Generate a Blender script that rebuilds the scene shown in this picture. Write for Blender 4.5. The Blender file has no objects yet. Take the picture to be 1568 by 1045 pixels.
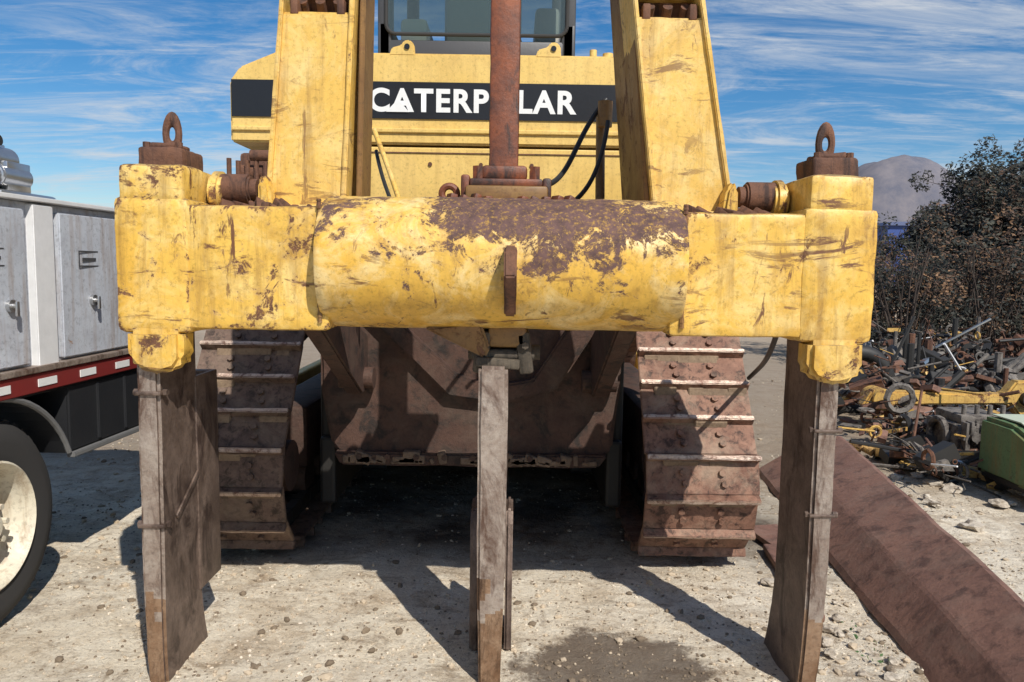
import bpy, bmesh, math, random
from mathutils import Vector, Matrix, noise, Euler
random.seed(7)
S=bpy.context.scene
C=S.collection
# ---------------------------------------------------------------- materials
def newmat(name):
    m=bpy.data.materials.new(name); m.use_nodes=True
    nt=m.node_tree; nt.nodes.clear()
    out=nt.nodes.new('ShaderNodeOutputMaterial'); b=nt.nodes.new('ShaderNodeBsdfPrincipled')
    nt.links.new(b.outputs[0],out.inputs[0])
    return m,nt,b
class N:
    def __init__(s,nt): s.nt=nt; s.tc=nt.nodes.new('ShaderNodeTexCoord')
    def link(s,a,b): s.nt.links.new(a,b)
    def mapping(s,scale=(1,1,1),rot=(0,0,0),src=None):
        n=s.nt.nodes.new('ShaderNodeMapping'); n.inputs['Scale'].default_value=scale; n.inputs['Rotation'].default_value=rot
        s.link(src or s.tc.outputs['Object'],n.inputs[0]); return n.outputs[0]
    def noise(s,scale,detail=6,rough=.6,dist=0,src=None,col=False):
        n=s.nt.nodes.new('ShaderNodeTexNoise'); n.inputs['Scale'].default_value=scale; n.inputs['Detail'].default_value=detail
        n.inputs['Roughness'].default_value=rough; n.inputs['Distortion'].default_value=dist
        s.link(src or s.tc.outputs['Object'],n.inputs['Vector']); return n.outputs['Color' if col else 'Fac']
    def rng(s,v,a,b,c=0,d=1,smooth=False):
        n=s.nt.nodes.new('ShaderNodeMapRange'); n.clamp=True
        if smooth: n.interpolation_type='SMOOTHSTEP'
        s.link(v,n.inputs[0])
        for i,x in enumerate((a,b,c,d)): n.inputs[i+1].default_value=x
        return n.outputs[0]
    def math(s,op,a,b=None):
        n=s.nt.nodes.new('ShaderNodeMath'); n.operation=op
        for i,x in enumerate((a,b)):
            if x is None: continue
            if isinstance(x,(int,float)): n.inputs[i].default_value=x
            else: s.link(x,n.inputs[i])
        return n.outputs[0]
    def mix(s,f,a,b,mode='MIX'):
        n=s.nt.nodes.new('ShaderNodeMix'); n.data_type='RGBA'; n.blend_type=mode
        for inp,x in ((n.inputs[0],f),(n.inputs[6],a),(n.inputs[7],b)):
            if isinstance(x,(int,float)): inp.default_value=x
            elif isinstance(x,tuple): inp.default_value=(*x,1)
            else: s.link(x,inp)
        return n.outputs[2]
    def sep(s,v):
        n=s.nt.nodes.new('ShaderNodeSeparateXYZ'); s.link(v,n.inputs[0]); return n.outputs
    def geo(s,k): 
        n=s.nt.nodes.new('ShaderNodeNewGeometry'); return n.outputs[k]
    def bump(s,h,st,dist,b):
        n=s.nt.nodes.new('ShaderNodeBump'); n.inputs['Strength'].default_value=st; n.inputs['Distance'].default_value=dist
        s.link(h,n.inputs['Height']); s.link(n.outputs[0],b.inputs['Normal']); return n.outputs[0]

def paint(name,c1,c2,chip=.62,chipcol=(.09,.04,.022),topwear=False,rough=.5,dirt=.5,scuff=0.0,pale=None,grime=.35,edge=.0,topdirt=0):
    m,nt,b=newmat(name); n=N(nt)
    base=n.mix(n.rng(n.noise(2.3,5),.35,.7),c1,c2)
    if pale: base=n.mix(n.rng(n.noise(5,10,.74,.8),.46,.63,0,.7),base,pale)
    dk=tuple(x*y for x,y in zip(c1,(.52,.44,.45)))
    base=n.mix(n.rng(n.noise(3.6,9,.72,.7),.49,.69,0,grime),base,dk)
    base=n.mix(n.rng(n.noise(48,6,.75),.52,.68,0,.6),base,tuple(x*.42 for x in c1))
    st=n.noise(1,8,.7,.3,src=n.mapping((18,18,1.5)))
    base=n.mix(n.math('MULTIPLY',n.rng(st,.49,.66),dirt),base,(.23,.115,.035))
    nz=n.noise(7,12,.74,1.0)
    fine=n.noise(30,8,.78,.5)
    v=n.math('ADD',n.math('MULTIPLY',nz,.66),n.math('MULTIPLY',fine,.34))
    region=n.noise(1.9,3,.5)
    v=n.math('ADD',v,n.rng(region,.35,.7,-.06,.07))
    if edge: v=n.math('ADD',v,n.rng(n.geo('Pointiness'),.515,.60,0,edge))
    if topwear:
        xyz=n.sep(n.tc.outputs['Object'])
        zt=n.rng(xyz[2],1.66,1.84,0,1,True)
        xc=n.math('ABSOLUTE',n.math('SUBTRACT',xyz[0],.03))
        xw=n.rng(xc,.12,.42,1,.15,True)
        v=n.math('ADD',v,n.math('MULTIPLY',n.math('MULTIPLY',zt,xw),.165))
        z2=n.math('MULTIPLY',n.rng(xyz[2],1.46,1.64,0,.062,True),n.rng(xyz[2],1.72,1.86,1,.5))
        v=n.math('ADD',v,n.math('MULTIPLY',z2,n.rng(xyz[0],-.5,.1,.6,1.25)))
    mask=n.rng(v,chip-.006,chip+.016)
    halo=n.rng(v,chip-.045,chip)
    base=n.mix(n.math('MULTIPLY',halo,.5),base,(.47,.27,.09) if c1[0]>.5 and c1[2]<.3 else c1)
    if scuff:
        s1=n.noise(1,10,.72,.9,src=n.mapping((3.0,3.0,14)))
        s2=n.noise(1,10,.72,.9,src=n.mapping((13,13,3.0),(0,.25,0)))
        sm=n.math('MAXIMUM',n.rng(s1,.58,.625),n.rng(s2,.595,.64))
        sm=n.math('MULTIPLY',sm,n.rng(n.noise(2.2,4),.38,.54,.12*scuff,scuff))
        base=n.mix(sm,base,(.16,.07,.03))
    if topdirt:
        nz_=n.sep(n.geo('Normal'))[2]
        td=n.math('MULTIPLY',n.rng(nz_,.45,.95),n.rng(n.noise(9,10,.75),.38,.56))
        base=n.mix(n.math('MULTIPLY',td,topdirt),base,(.13,.08,.05))
    rustc=n.mix(n.rng(n.noise(22,8,.7),.35,.7),chipcol,tuple(x*2.2 for x in chipcol))
    rustc=n.mix(n.rng(n.noise(60,6,.75),.52,.66,0,.65),rustc,tuple(x*.75 for x in c1))
    col=n.mix(mask,base,rustc)
    n.link(col,b.inputs['Base Color'])
    n.link(n.rng(n.math('ADD',mask,n.rng(n.noise(9,6),.4,.7,0,.5)),0,1,rough,.85),b.inputs['Roughness'])
    h=n.math('ADD',n.math('MULTIPLY',mask,-1),n.math('ADD',n.math('MULTIPLY',n.noise(7,4,.5),.5),n.math('MULTIPLY',fine,.45)))
    n.bump(h,.45,.008,b)
    return m
def rust(name,c1,c2,c3=None,rough=.8,scale=6,streak=True,metal=0,b_=.5,dust=None,sk=(14,14,1.2)):
    m,nt,b=newmat(name); n=N(nt)
    base=n.mix(n.rng(n.noise(scale,10,.7,.5),.35,.65),c1,c2)
    if c3:
        src=n.mapping(sk) if streak else None
        base=n.mix(n.rng(n.noise(1 if streak else scale*2.2,8,.7,.6,src=src),.50,.62),base,c3)
    base=n.mix(n.rng(n.noise(60,6,.7),.5,.75,0,.6),base,tuple(x*.35 for x in c1))
    if dust: base=n.mix(n.rng(n.noise(4.3,10,.74,.5),.48,.68,0,.75),base,dust)
    n.link(base,b.inputs['Base Color']); b.inputs['Roughness'].default_value=rough; b.inputs['Metallic'].default_value=metal
    n.bump(n.noise(40,9,.75),b_,.012,b)
    return m
def plain(name,c,rough=.6,metal=0,var=.3):
    m,nt,b=newmat(name); n=N(nt)
    n.link(n.mix(n.rng(n.noise(9,8,.7),.3,.75,0,var),c,tuple(x*.45+.02 for x in c)),b.inputs['Base Color'])
    b.inputs['Roughness'].default_value=rough; b.inputs['Metallic'].default_value=metal
    n.bump(n.noise(40,5),.15,.005,b)
    return m
Y1=(.70,.40,.055); Y2=(.78,.50,.10)
M_yel=paint('yellow_worn_paint',Y1,Y2,chip=.592,scuff=1,dirt=.5,pale=(.84,.64,.26),rough=.38,edge=.09,topdirt=.75,grime=.5)
M_yelTube=paint('yellow_tube_paint',Y1,Y2,chip=.594,topwear=True,chipcol=(.075,.040,.034),scuff=1,dirt=.35,pale=(.87,.71,.38),rough=.32,grime=.45)
M_yelP=paint('yellow_pillar_paint',(.70,.43,.08),(.78,.51,.13),chip=.622,dirt=.45,scuff=.75,grime=.35,edge=.06,pale=(.82,.62,.26))
M_yelPd=paint('shaded_rusty_yellow',(.17,.085,.025),(.28,.155,.045),chip=.55,dirt=.9,scuff=.6,grime=.7)  # right pillar's shaded inner face put into the colour; rusty brown elsewhere
M_yelT=paint('yellow_tank_paint',(.73,.48,.12),(.78,.54,.17),chip=.69,dirt=.2,grime=.25)
M_rust=rust('dark_rust',(.10,.045,.028),(.19,.085,.045),(.05,.025,.018))
M_rod=rust('rod_rust',(.10,.036,.022),(.27,.075,.025),(.04,.02,.015),rough=.5,scale=5,b_=.3,sk=(9,9,3))
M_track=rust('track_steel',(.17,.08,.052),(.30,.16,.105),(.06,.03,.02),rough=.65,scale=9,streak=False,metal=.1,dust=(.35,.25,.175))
M_trackL=rust('track_steel_shaded',(.10,.06,.045),(.18,.115,.085),(.045,.028,.02),rough=.65,scale=9,streak=False,metal=.1,dust=(.24,.175,.125))  # left track's shade put into a darker copy of the track steel
M_grous=rust('polished_grouser',(.46,.33,.26),(.58,.46,.37),(.20,.11,.08),rough=.33,scale=12,streak=False,metal=.5)
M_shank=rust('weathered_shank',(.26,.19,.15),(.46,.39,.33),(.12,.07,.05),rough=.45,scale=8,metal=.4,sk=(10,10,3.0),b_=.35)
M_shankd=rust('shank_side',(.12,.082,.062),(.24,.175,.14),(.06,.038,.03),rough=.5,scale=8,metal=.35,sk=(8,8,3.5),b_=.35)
M_shanktip=rust('shank_low',(.22,.12,.065),(.42,.28,.18),(.09,.05,.03),rough=.4,scale=8,metal=.45,sk=(9,9,3))
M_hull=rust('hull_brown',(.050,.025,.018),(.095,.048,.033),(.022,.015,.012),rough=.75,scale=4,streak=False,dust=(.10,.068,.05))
M_beam=rust('beam_rust',(.17,.085,.06),(.25,.13,.09),(.10,.05,.035),rough=.75,scale=4,streak=False,dust=(.24,.15,.11))
M_dark=plain('black_grease',(.02,.018,.016),.6)
M_blk=plain('black_vinyl',(.012,.012,.014),.35,var=.1)
M_white=plain('white_vinyl',(.8,.8,.78),.4,var=.1)
M_rubber=plain('rubber',(.035,.033,.032),.85,var=.6)
M_hose=plain('hose',(.02,.02,.02),.5)
M_cabf=plain('cab_frame',(.06,.06,.065),.5)
M_truck=paint('truck_white',(.47,.50,.55),(.58,.61,.66),chip=.67,chipcol=(.22,.14,.09),dirt=.4,rough=.35,grime=.45)
M_truckw=plain('truck_post_white',(.78,.78,.78),.4,var=.35)
M_red=plain('red_tape',(.20,.022,.02),.5)
M_chassis=plain('chassis_black',(.018,.019,.022),.45,var=.5)
M_cream=paint('cream_wheel',(.62,.56,.42),(.72,.67,.55),chip=.63,dirt=.5,grime=.5)
M_chrome=plain('aluminium',(.55,.55,.55),.3,.9)
M_green=paint('green_paint',(.08,.15,.06),(.13,.21,.10),chip=.60,dirt=.5)
M_gwhite=plain('pale_panel',(.5,.55,.42),.6)
M_yelscrap=paint('yellow_scrap',(.60,.36,.08),(.68,.45,.13),chip=.54,dirt=.6,scuff=1,grime=.5)
M_grey=rust('grey_scrap_steel',(.10,.09,.08),(.24,.21,.18),(.05,.04,.035),streak=False)
def glassmat():
    m,nt,b=newmat('cab_glass'); b.inputs['Base Color'].default_value=(.10,.13,.14,1); b.inputs['Roughness'].default_value=.05
    tr=nt.nodes.new('ShaderNodeBsdfTransparent'); tr.inputs[0].default_value=(.75,.85,.85,1)
    mx=nt.nodes.new('ShaderNodeMixShader'); mx.inputs[0].default_value=.4
    out=[x for x in nt.nodes if x.type=='OUTPUT_MATERIAL'][0]
    nt.links.new(tr.outputs[0],mx.inputs[1]); nt.links.new(b.outputs[0],mx.inputs[2]); nt.links.new(mx.outputs[0],out.inputs[0])
    return m
M_glass=glassmat()
# ---------------------------------------------------------------- helpers
def empty(name):
    o=bpy.data.objects.new(name,None); C.objects.link(o); return o
def mk(name,bm,mat,parent=None,smooth=False):
    me=bpy.data.meshes.new(name); bmesh.ops.recalc_face_normals(bm,faces=bm.faces); bm.to_mesh(me); bm.free()
    if isinstance(mat,(list,tuple)):
        for x in mat: me.materials.append(x)
    else: me.materials.append(mat)
    if smooth:
        for p in me.polygons: p.use_smooth=True
        try: me.set_sharp_from_angle(angle=math.radians(40))
        except Exception: pass
    o=bpy.data.objects.new(name,me); C.objects.link(o)
    if parent: o.parent=parent
    return o
def addbox(bm,x0,x1,y0,y1,z0,z1,bev=0,mi=0,rot=None,seg=2):
    t=bmesh.new(); bmesh.ops.create_cube(t,size=1)
    for v in t.verts:
        v.co=Vector(((x0+x1)/2+v.co.x*(x1-x0),(y0+y1)/2+v.co.y*(y1-y0),(z0+z1)/2+v.co.z*(z1-z0)))
    if bev: bmesh.ops.bevel(t,geom=t.edges[:]+t.verts[:],offset=bev,segments=seg,affect='EDGES',profile=.5)
    if rot is not None:
        c=Vector(((x0+x1)/2,(y0+y1)/2,(z0+z1)/2)); R=Euler(rot).to_matrix()
        for v in t.verts: v.co=R@(v.co-c)+c
    merge(bm,t,mi)
def merge(bm,t,mi=0):
    bmesh.ops.recalc_face_normals(t,faces=t.faces)
    vm={}
    for v in t.verts: vm[v]=bm.verts.new(v.co)
    for f in t.faces:
        try: nf=bm.faces.new([vm[v] for v in f.verts]); nf.material_index=mi if mi is not None else f.material_index; nf.smooth=f.smooth
        except ValueError: pass
    t.free()
def addcyl(bm,a,b,r,r2=None,seg=20,mi=0,bev=0):
    a=Vector(a);b=Vector(b); d=b-a; L=d.length
    t=bmesh.new(); bmesh.ops.create_cone(t,cap_ends=True,segments=seg,radius1=r,radius2=r if r2 is None else r2,depth=L)
    if bev:
        es=[e for e in t.edges if len(e.link_faces)==2 and any(len(f.verts)>4 for f in e.link_faces)]
        bmesh.ops.bevel(t,geom=es,offset=bev,segments=2,affect='EDGES')
    q=d.to_track_quat('Z','Y').to_matrix(); c=(a+b)/2
    for v in t.verts: v.co=q@v.co+c
    merge(bm,t,mi)
def addprism(bm,pts,axis,a,b,bev=0,mi=0):
    t=bmesh.new()
    def P(p,w): return {'x':(w,p[0],p[1]),'y':(p[0],w,p[1]),'z':(p[0],p[1],w)}[axis]
    A=[t.verts.new(P(p,a)) for p in pts]; B=[t.verts.new(P(p,b)) for p in pts]
    t.faces.new(A); t.faces.new(B[::-1]); n=len(pts)
    for i in range(n): t.faces.new([A[i],A[(i+1)%n],B[(i+1)%n],B[i]])
    bmesh.ops.recalc_face_normals(t,faces=t.faces)
    if bev: bmesh.ops.bevel(t,geom=t.edges[:],offset=bev,segments=2,affect='EDGES')
    merge(bm,t,mi)
def addhex8(bm,p,bev=0,mi=0):
    t=bmesh.new(); v=[t.verts.new(q) for q in p]
    for f in ((0,1,2,3),(4,5,6,7),(0,1,5,4),(1,2,6,5),(2,3,7,6),(3,0,4,7)): t.faces.new([v[i] for i in f])
    bmesh.ops.recalc_face_normals(t,faces=t.faces)
    if bev: bmesh.ops.bevel(t,geom=t.edges[:],offset=bev,segments=2,affect='EDGES')
    merge(bm,t,mi)
def addtorus(bm,c,R,r,axis='y',sx=1,sz=1,seg=20,rs=8,mi=0,a0=0,a1=2*math.pi):
    t=bmesh.new(); rings=[]
    closed=abs(a1-a0-2*math.pi)<1e-4
    for i in range(seg+(0 if closed else 1)):
        a=a0+(a1-a0)*i/seg; ring=[]
        for j in range(rs):
            b=2*math.pi*j/rs; rr=R+r*math.cos(b); u=rr*math.cos(a)*sx; w=rr*math.sin(a)*sz; h=r*math.sin(b)
            p={'y':(u,h,w),'x':(h,u,w),'z':(u,w,h)}[axis]
            ring.append(t.verts.new(Vector(p)+Vector(c)))
        rings.append(ring)
    n=len(rings)
    for i in range(n if closed else n-1):
        for j in range(rs): t.faces.new([rings[i][j],rings[(i+1)%n][j],rings[(i+1)%n][(j+1)%rs],rings[i][(j+1)%rs]])
    merge(bm,t,mi)
def tube(name,pts,r,mat,parent):
    cu=bpy.data.curves.new(name,'CURVE'); cu.dimensions='3D'; cu.bevel_depth=r; cu.bevel_resolution=4; cu.use_fill_caps=True
    s=cu.splines.new('NURBS'); s.points.add(len(pts)-1); s.use_endpoint_u=True; s.order_u=4
    for i,p in enumerate(pts): s.points[i].co=(*p,1)
    o=bpy.data.objects.new(name,cu); o.data.materials.append(mat); C.objects.link(o); o.parent=parent; return o
def lumpy(bm,size=.05,amp=.004,freq=6):
    for it in range(6):
        es=[e for e in bm.edges if e.calc_length()>size]
        if not es: break
        bmesh.ops.subdivide_edges(bm,edges=es,cuts=1,use_grid_fill=True)
        if len(bm.verts)>30000: break
    bmesh.ops.triangulate(bm,faces=[f for f in bm.faces if len(f.verts)>4])
    bm.normal_update()
    for v in bm.verts:
        d=noise.noise(v.co*freq)*amp+noise.noise(v.co*freq*4)*amp*.4
        v.co+=v.normal*d
def bolt(bm,p,r=.018,h=.018,d=(0,-1,0),mi=0):
    p=Vector(p); addcyl(bm,p,p+Vector(d)*h,r,seg=6,mi=mi)
def weld(bm,pts,r=.008):
    for a,b in zip(pts[:-1],pts[1:]):
        a=Vector(a);b=Vector(b); n_=max(1,int((b-a).length/.012))
        for i in range(n_):
            p=a.lerp(b,i/n_); q=a.lerp(b,(i+1)/n_); rr=r*random.uniform(.75,1.2); addcyl(bm,p,q,rr,rr*.8,seg=6)

# ================================================================ BULLDOZER
DZ=empty('bulldozer')
bm=bmesh.new(); nx=110; nr=84; cy,cz=2.90,1.612; ay,az=.300,.248
rings=[]; qexp=2/2.2
for i in range(nx+1):
    x=-.690+1.297*i/nx
    e=min(i,nx-i); k=.975 if e==0 else (.993 if e==1 else 1)
    ring=[]
    for j in range(nr):
        a=2*math.pi*j/nr; c,s=math.cos(a),math.sin(a); q=qexp
        p=Vector((x,cy+ay*k*math.copysign(abs(c)**q,c),cz+az*k*math.copysign(abs(s)**q,s)))
        nn=noise.noise(p*5)*.004+noise.noise(p*17)*.0016
        p+=Vector((0,c,s))*nn
        ring.append(bm.verts.new(p))
    rings.append(ring)
for i in range(nx):
    for j in range(nr): bm.faces.new([rings[i][j],rings[i+1][j],rings[i+1][(j+1)%nr],rings[i][(j+1)%nr]])
bm.faces.new(rings[0]); bm.faces.new(rings[-1])
mk('ripper_beam_tube',bm,M_yelTube,DZ,True)
bm=bmesh.new()
for xx in (-.692,.609):
    weld(bm,[(xx,2.695,cz+az*.9*math.sin(math.radians(-80+160*j/20))) for j in range(21)],.010)
mk('weld_seams',bm,M_yelPd,DZ,True)
for nm,sg,xi,xo in (('left',-1,-.68,-1.425),('right',1,.595,1.30)):
    bm=bmesh.new()
    ho=xo; hi=xo-sg*.27
    a0,a1=(hi,xi) if sg<0 else (xi,hi)
    addbox(bm,min(a0,a1)-.03,max(a0,a1)+.02,2.70,3.18,1.362,1.805,.016)
    lumpy(bm,.035,.005,5)
    mk('ripper_arm_'+nm,bm,M_yel,DZ,True)
    bm=bmesh.new()
    addbox(bm,min(ho,hi),max(ho,hi),2.693,3.24,1.345,1.83,.024)
    addbox(bm,min(ho,hi)+.02,max(ho,hi)-.02,2.699,2.80,1.80,1.945,.025)
    addbox(bm,min(ho,hi)+.02,min(ho,hi)+.075,2.70,3.18,1.80,1.945,.015)
    addbox(bm,max(ho,hi)-.075,max(ho,hi)-.02,2.70,3.18,1.80,1.945,.015)
    f0,f1=(-1.385,-1.185) if sg<0 else (1.065,1.262)
    addprism(bm,[(f0+.0,1.36),(f0,1.25),(f0+.025,1.215),(f0+.08,1.195),(f1-.08,1.195),(f1-.025,1.215),(f1,1.25),(f1,1.36)],'y',2.675,2.80,.02)
    lumpy(bm,.035,.007,6); mk('shank_holder_'+nm,bm,M_yel,DZ,True)
    bm=bmesh.new(); cx=(ho+hi)/2+sg*.025
    addbox(bm,cx-.085,cx+.085,2.83,3.02,1.90,2.025,.012); addbox(bm,cx-.055,cx+.055,2.86,2.98,2.02,2.045,.01)
    lumpy(bm,.04,.008,14)
    addtorus(bm,(cx-sg*.01,2.92,2.085),.026,.014,'y',.95,2.1,20,8)
    for q in (-.06,.06): bolt(bm,(cx+q,2.86,2.025),.014,.02,(0,0,1))
    bmr=bm
    px=hi-sg*.02
    addcyl(bmr,(px,2.95,1.885),(px-sg*.12,2.95,1.885),.058,seg=20,bev=.008)
    addcyl(bmr,(px-sg*.12,2.95,1.885),(px-sg*.145,2.95,1.885),.04,seg=16)
    for q in range(15):
        w_=random.uniform(.008,.024); addbox(bmr,px-sg*(.05+.025*q)-w_,px-sg*(.05+.025*q)+w_,2.80,2.90+.05*random.random(),1.785,1.808+.025*random.random(),.006,rot=(random.random()*.5,random.random()*.6,random.random()))
    mk('shank_pin_'+nm,bmr,M_rust,DZ,True)
    bm=bmesh.new()
    addcyl(bm,(px+sg*.03,2.95,1.87),(px-sg*.02,2.95,1.87),.082,seg=24,bev=.012)
    addprism(bm,[(px-sg*.155,1.79),(px-sg*.155,1.91),(px-sg*.175,1.945),(px-sg*.20,1.91),(px-sg*.215,1.79)],'y',2.90,3.0,.012)
    lumpy(bm,.04,.006,9)
    mk('pin_boss_'+nm,bm,M_yel,DZ,True)
bm=bmesh.new()
addprism(bm,[(2.605,1.44),(2.49,1.57),(2.52,1.655),(2.70,1.70),(2.72,1.42)],'x',-.030,.012,.006); lumpy(bm,.03,.004,14)
mk('beam_front_lug',bm,M_rust,DZ,True)
bm=bmesh.new()
addprism(bm,[(-.33,1.37),(-.10,1.26),(-.08,1.30),(-.12,1.40)],'y',2.78,2.90,.01)
addbox(bm,-.09,.055,2.80,3.10,1.30,1.38,.015)
mk('centre_pocket',bm,M_yelPd,DZ,True)
bm=bmesh.new()
addbox(bm,-.14,-.085,2.80,3.12,1.20,1.36,.012,rot=(0,.12,0)); addbox(bm,.02,.075,2.80,3.12,1.20,1.36,.012,rot=(0,-.12,0))
addcyl(bm,(-.17,2.93,1.27),(.11,2.93,1.27),.03); addcyl(bm,(-.15,2.83,1.27),(.085,2.83,1.27),.022)
for q in (-.115,.05): bolt(bm,(q,2.80,1.31),.014,.018)
addbox(bm,-.135,.03,2.775,2.80,1.225,1.262,.006,rot=(0,.06,0))
mk('centre_pocket_bracket',bm,rust('grey_metal',(.06,.045,.032),(.13,.105,.075),(.03,.025,.018)),DZ,True)
def shank(name,x0,x1,yr,ztop=1.40,taper=.010,curve=0,dep=.38):
    bm=bmesh.new()
    pr=[(yr,ztop),(yr,.95),(yr-.004,.55),(yr-.004,.30),(yr+.0,.12),(yr+.01,-.02),(yr+.03,-.20),(yr+.55,-.24),(yr+dep+.10,-.10),(yr+dep+.045,.08),(yr+dep+.01,.28),(yr+dep,.50),(yr+dep,.9),(yr+dep,ztop)]
    t=bmesh.new()
    addprism(t,pr,'x',x0,x1,.012)
    lumpy(t,.04,.0035,6)
    xm=(x0+x1)/2
    for v in t.verts:
        if v.co.z<.6: 
            f=1-(.6-v.co.z)/.7*taper/.06; v.co.x=xm+(v.co.x-xm)*f+curve*((.6-v.co.z)/.6)**2
    t.normal_update()
    for f in t.faces:
        zc=f.calc_center_median().z
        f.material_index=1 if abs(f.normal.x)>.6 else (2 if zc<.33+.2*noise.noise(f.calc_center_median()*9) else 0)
        f.smooth=True
    merge(bm,t,None)
    return mk(name,bm,[M_shank,M_shankd,M_shanktip],DZ,True)
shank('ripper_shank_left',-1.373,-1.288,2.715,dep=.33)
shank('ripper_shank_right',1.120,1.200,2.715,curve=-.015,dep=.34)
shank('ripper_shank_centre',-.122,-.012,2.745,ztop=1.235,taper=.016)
bm=bmesh.new()
addbox(bm,-1.375,-1.29,3.175,3.24,.24,1.14,.006); addbox(bm,-1.30,-1.282,3.02,3.24,.24,1.14,.004)
for z in (.62,1.12):
    addbox(bm,-1.380,-1.280,2.705,2.75,z-.006,z+.008,.003); bolt(bm,(-1.377,2.74,z),.013,.015,(-1,0,0)); bolt(bm,(-1.283,2.74,z),.013,.015,(1,0,0))
addbox(bm,-1.287,-1.277,2.80,3.04,.67,.695,.004,rot=(.55,0,0))
for z in (.70,1.02):
    addbox(bm,1.112,1.208,2.705,2.74,z-.005,z+.006,.003); bolt(bm,(1.205,2.73,z),.012,.018,(1,0,0)); bolt(bm,(1.114,2.73,z),.012,.012,(-1,0,0))
gp=[(3.0,.55),(3.04,.60),(3.22,.60),(3.3,.0),(3.1,-.05),(3.0,.0)]
addprism(bm,gp,'x',-.160,-.120,.01); addprism(bm,gp,'x',-.014,.016,.01)
mk('shank_guards',bm,M_shankd,DZ,True)
def pillar(name,b,t,inner,sg):
    def X(p,q,z): return p+(q-p)*(z-1.80)/(2.57-1.80)
    bm=bmesh.new(); z0,z1=1.78,2.57; yf=3.0
    addhex8(bm,[(X(b[0],t[0],z0),yf,z0),(X(b[1],t[1],z0),yf,z0),(X(b[1],t[1],z0),yf+.28,z0),(X(b[0],t[0],z0),yf+.28,z0),
                (X(b[0],t[0],z1),yf,z1),(X(b[1],t[1],z1),yf,z1),(X(b[1],t[1],z1),yf+.28,z1),(X(b[0],t[0],z1),yf+.28,z1)],.01)
    for (p,q,w) in ((b[0],t[0],.018),(b[1]-.018,t[1]-.018,.018)):
        zz=3.05
        addhex8(bm,[(X(p,q,z0),yf-.018,z0),(X(p,q,z0)+w,yf-.018,z0),(X(p,q,z0)+w,yf+.3,z0),(X(p,q,z0),yf+.3,z0),
                (X(p,q,zz),yf-.018,zz),(X(p,q,zz)+w,yf-.018,zz),(X(p,q,zz)+w,yf+.3,zz),(X(p,q,zz),yf+.3,zz)],.004)
    addbox(bm,b[0]-.03,b[1]+.03,2.93,3.2,1.79,1.83,.01)
    addhex8(bm,[(X(b[0],t[0],2.66),yf+.02,2.66),(X(b[1],t[1],2.66),yf+.02,2.66),(X(b[1],t[1],2.66),yf+.28,2.66),(X(b[0],t[0],2.66),yf+.28,2.66),
                (X(b[0],t[0],3.05),yf+.02,3.05),(X(b[1],t[1],3.05),yf+.02,3.05),(X(b[1],t[1],3.05),yf+.28,3.05),(X(b[0],t[0],3.05),yf+.28,3.05)],.01)
    lumpy(bm,.05,.0035,7)
    mk(name,bm,M_yelP,DZ,True)
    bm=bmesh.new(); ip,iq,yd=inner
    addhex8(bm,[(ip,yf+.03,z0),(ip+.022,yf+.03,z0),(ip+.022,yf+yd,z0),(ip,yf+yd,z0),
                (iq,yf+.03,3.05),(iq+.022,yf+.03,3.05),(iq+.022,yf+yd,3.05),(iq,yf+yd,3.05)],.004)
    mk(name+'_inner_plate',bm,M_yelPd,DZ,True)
    bm=bmesh.new(); cx=(t[0]+t[1])/2
    addbox(bm,t[0]+.03,t[1]-.03,yf+.12,yf+.26,2.56,2.67)
    for q in (-.07,0,.07): addcyl(bm,(cx+q,yf+.12,2.57),(cx+q,yf+.05,2.625),.02,seg=8)
    for q in (-.09,.09): addbox(bm,cx+q-.015,cx+q+.015,yf-.0,yf+.13,2.56,2.62,.006)
    mk(name+'_pin_window',bm,M_rust,DZ,True)
pillar('lift_pillar_left',(-.980,-.665),(-.915,-.625),(-.632,-.60,.22),-1)
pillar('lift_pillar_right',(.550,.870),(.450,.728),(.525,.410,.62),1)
bm=bmesh.new()
addbox(bm,-.103,.014,3.02,3.13,1.84,3.1,.012); lumpy(bm,.05,.003,9)
addbox(bm,-.175,.11,2.97,3.2,1.915,1.945,.008); addbox(bm,-.13,.05,3.0,3.16,1.945,2.0,.015)
for q in (-.145,.08):
    bolt(bm,(q,3.01,1.945),.022,.05,(0,0,1)); bolt(bm,(q,3.14,1.945),.022,.05,(0,0,1))
addtorus(bm,(-.26,3.05,1.89),.03,.014,'y'); addbox(bm,-.21,-.175,2.98,3.1,1.86,1.96,.01); addbox(bm,.11,.145,2.98,3.1,1.86,1.95,.01)
for q in range(12): addbox(bm,-.30+.045*q,-.27+.045*q,2.90,2.95,1.842,1.86+.02*random.random(),.005,rot=(0,random.random()*.5,random.random()))
mk('centre_post',bm,M_rod,DZ,True)
bm=bmesh.new(); addbox(bm,-.19,.13,2.93,3.24,1.84,1.914,.012); mk('post_base',bm,M_yelPd,DZ,True)
bm=bmesh.new()
tx0,tx1=-1.67,1.10
addprism(bm,[(tx0,2.31),(tx0-.0,2.66),(tx0+.06,2.74),(tx0+.28,2.83),(tx1-.28,2.83),(tx1-.06,2.74),(tx1,2.66),(tx1,2.31)],'y',4.5,5.3,.012)
addbox(bm,-1.30,.80,4.52,5.3,1.72,2.30,.01)
addbox(bm,tx0+.01,tx1-.01,4.485,4.53,2.375,2.40,.005)
for x in (-.65,.20):
    addprism(bm,[(x-.09,2.815),(x-.075,2.86),(x-.02,2.875),(x-.005,2.90),(x+.03,2.905),(x+.055,2.88),(x+.06,2.815)],'y',4.50,4.54,.006)
mk('fuel_tank',bm,M_yelT,DZ,False)
bm=bmesh.new()
for x in (-.635,.215): addcyl(bm,(x,4.492,2.865),(x,4.497,2.865),.016,seg=16)
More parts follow.
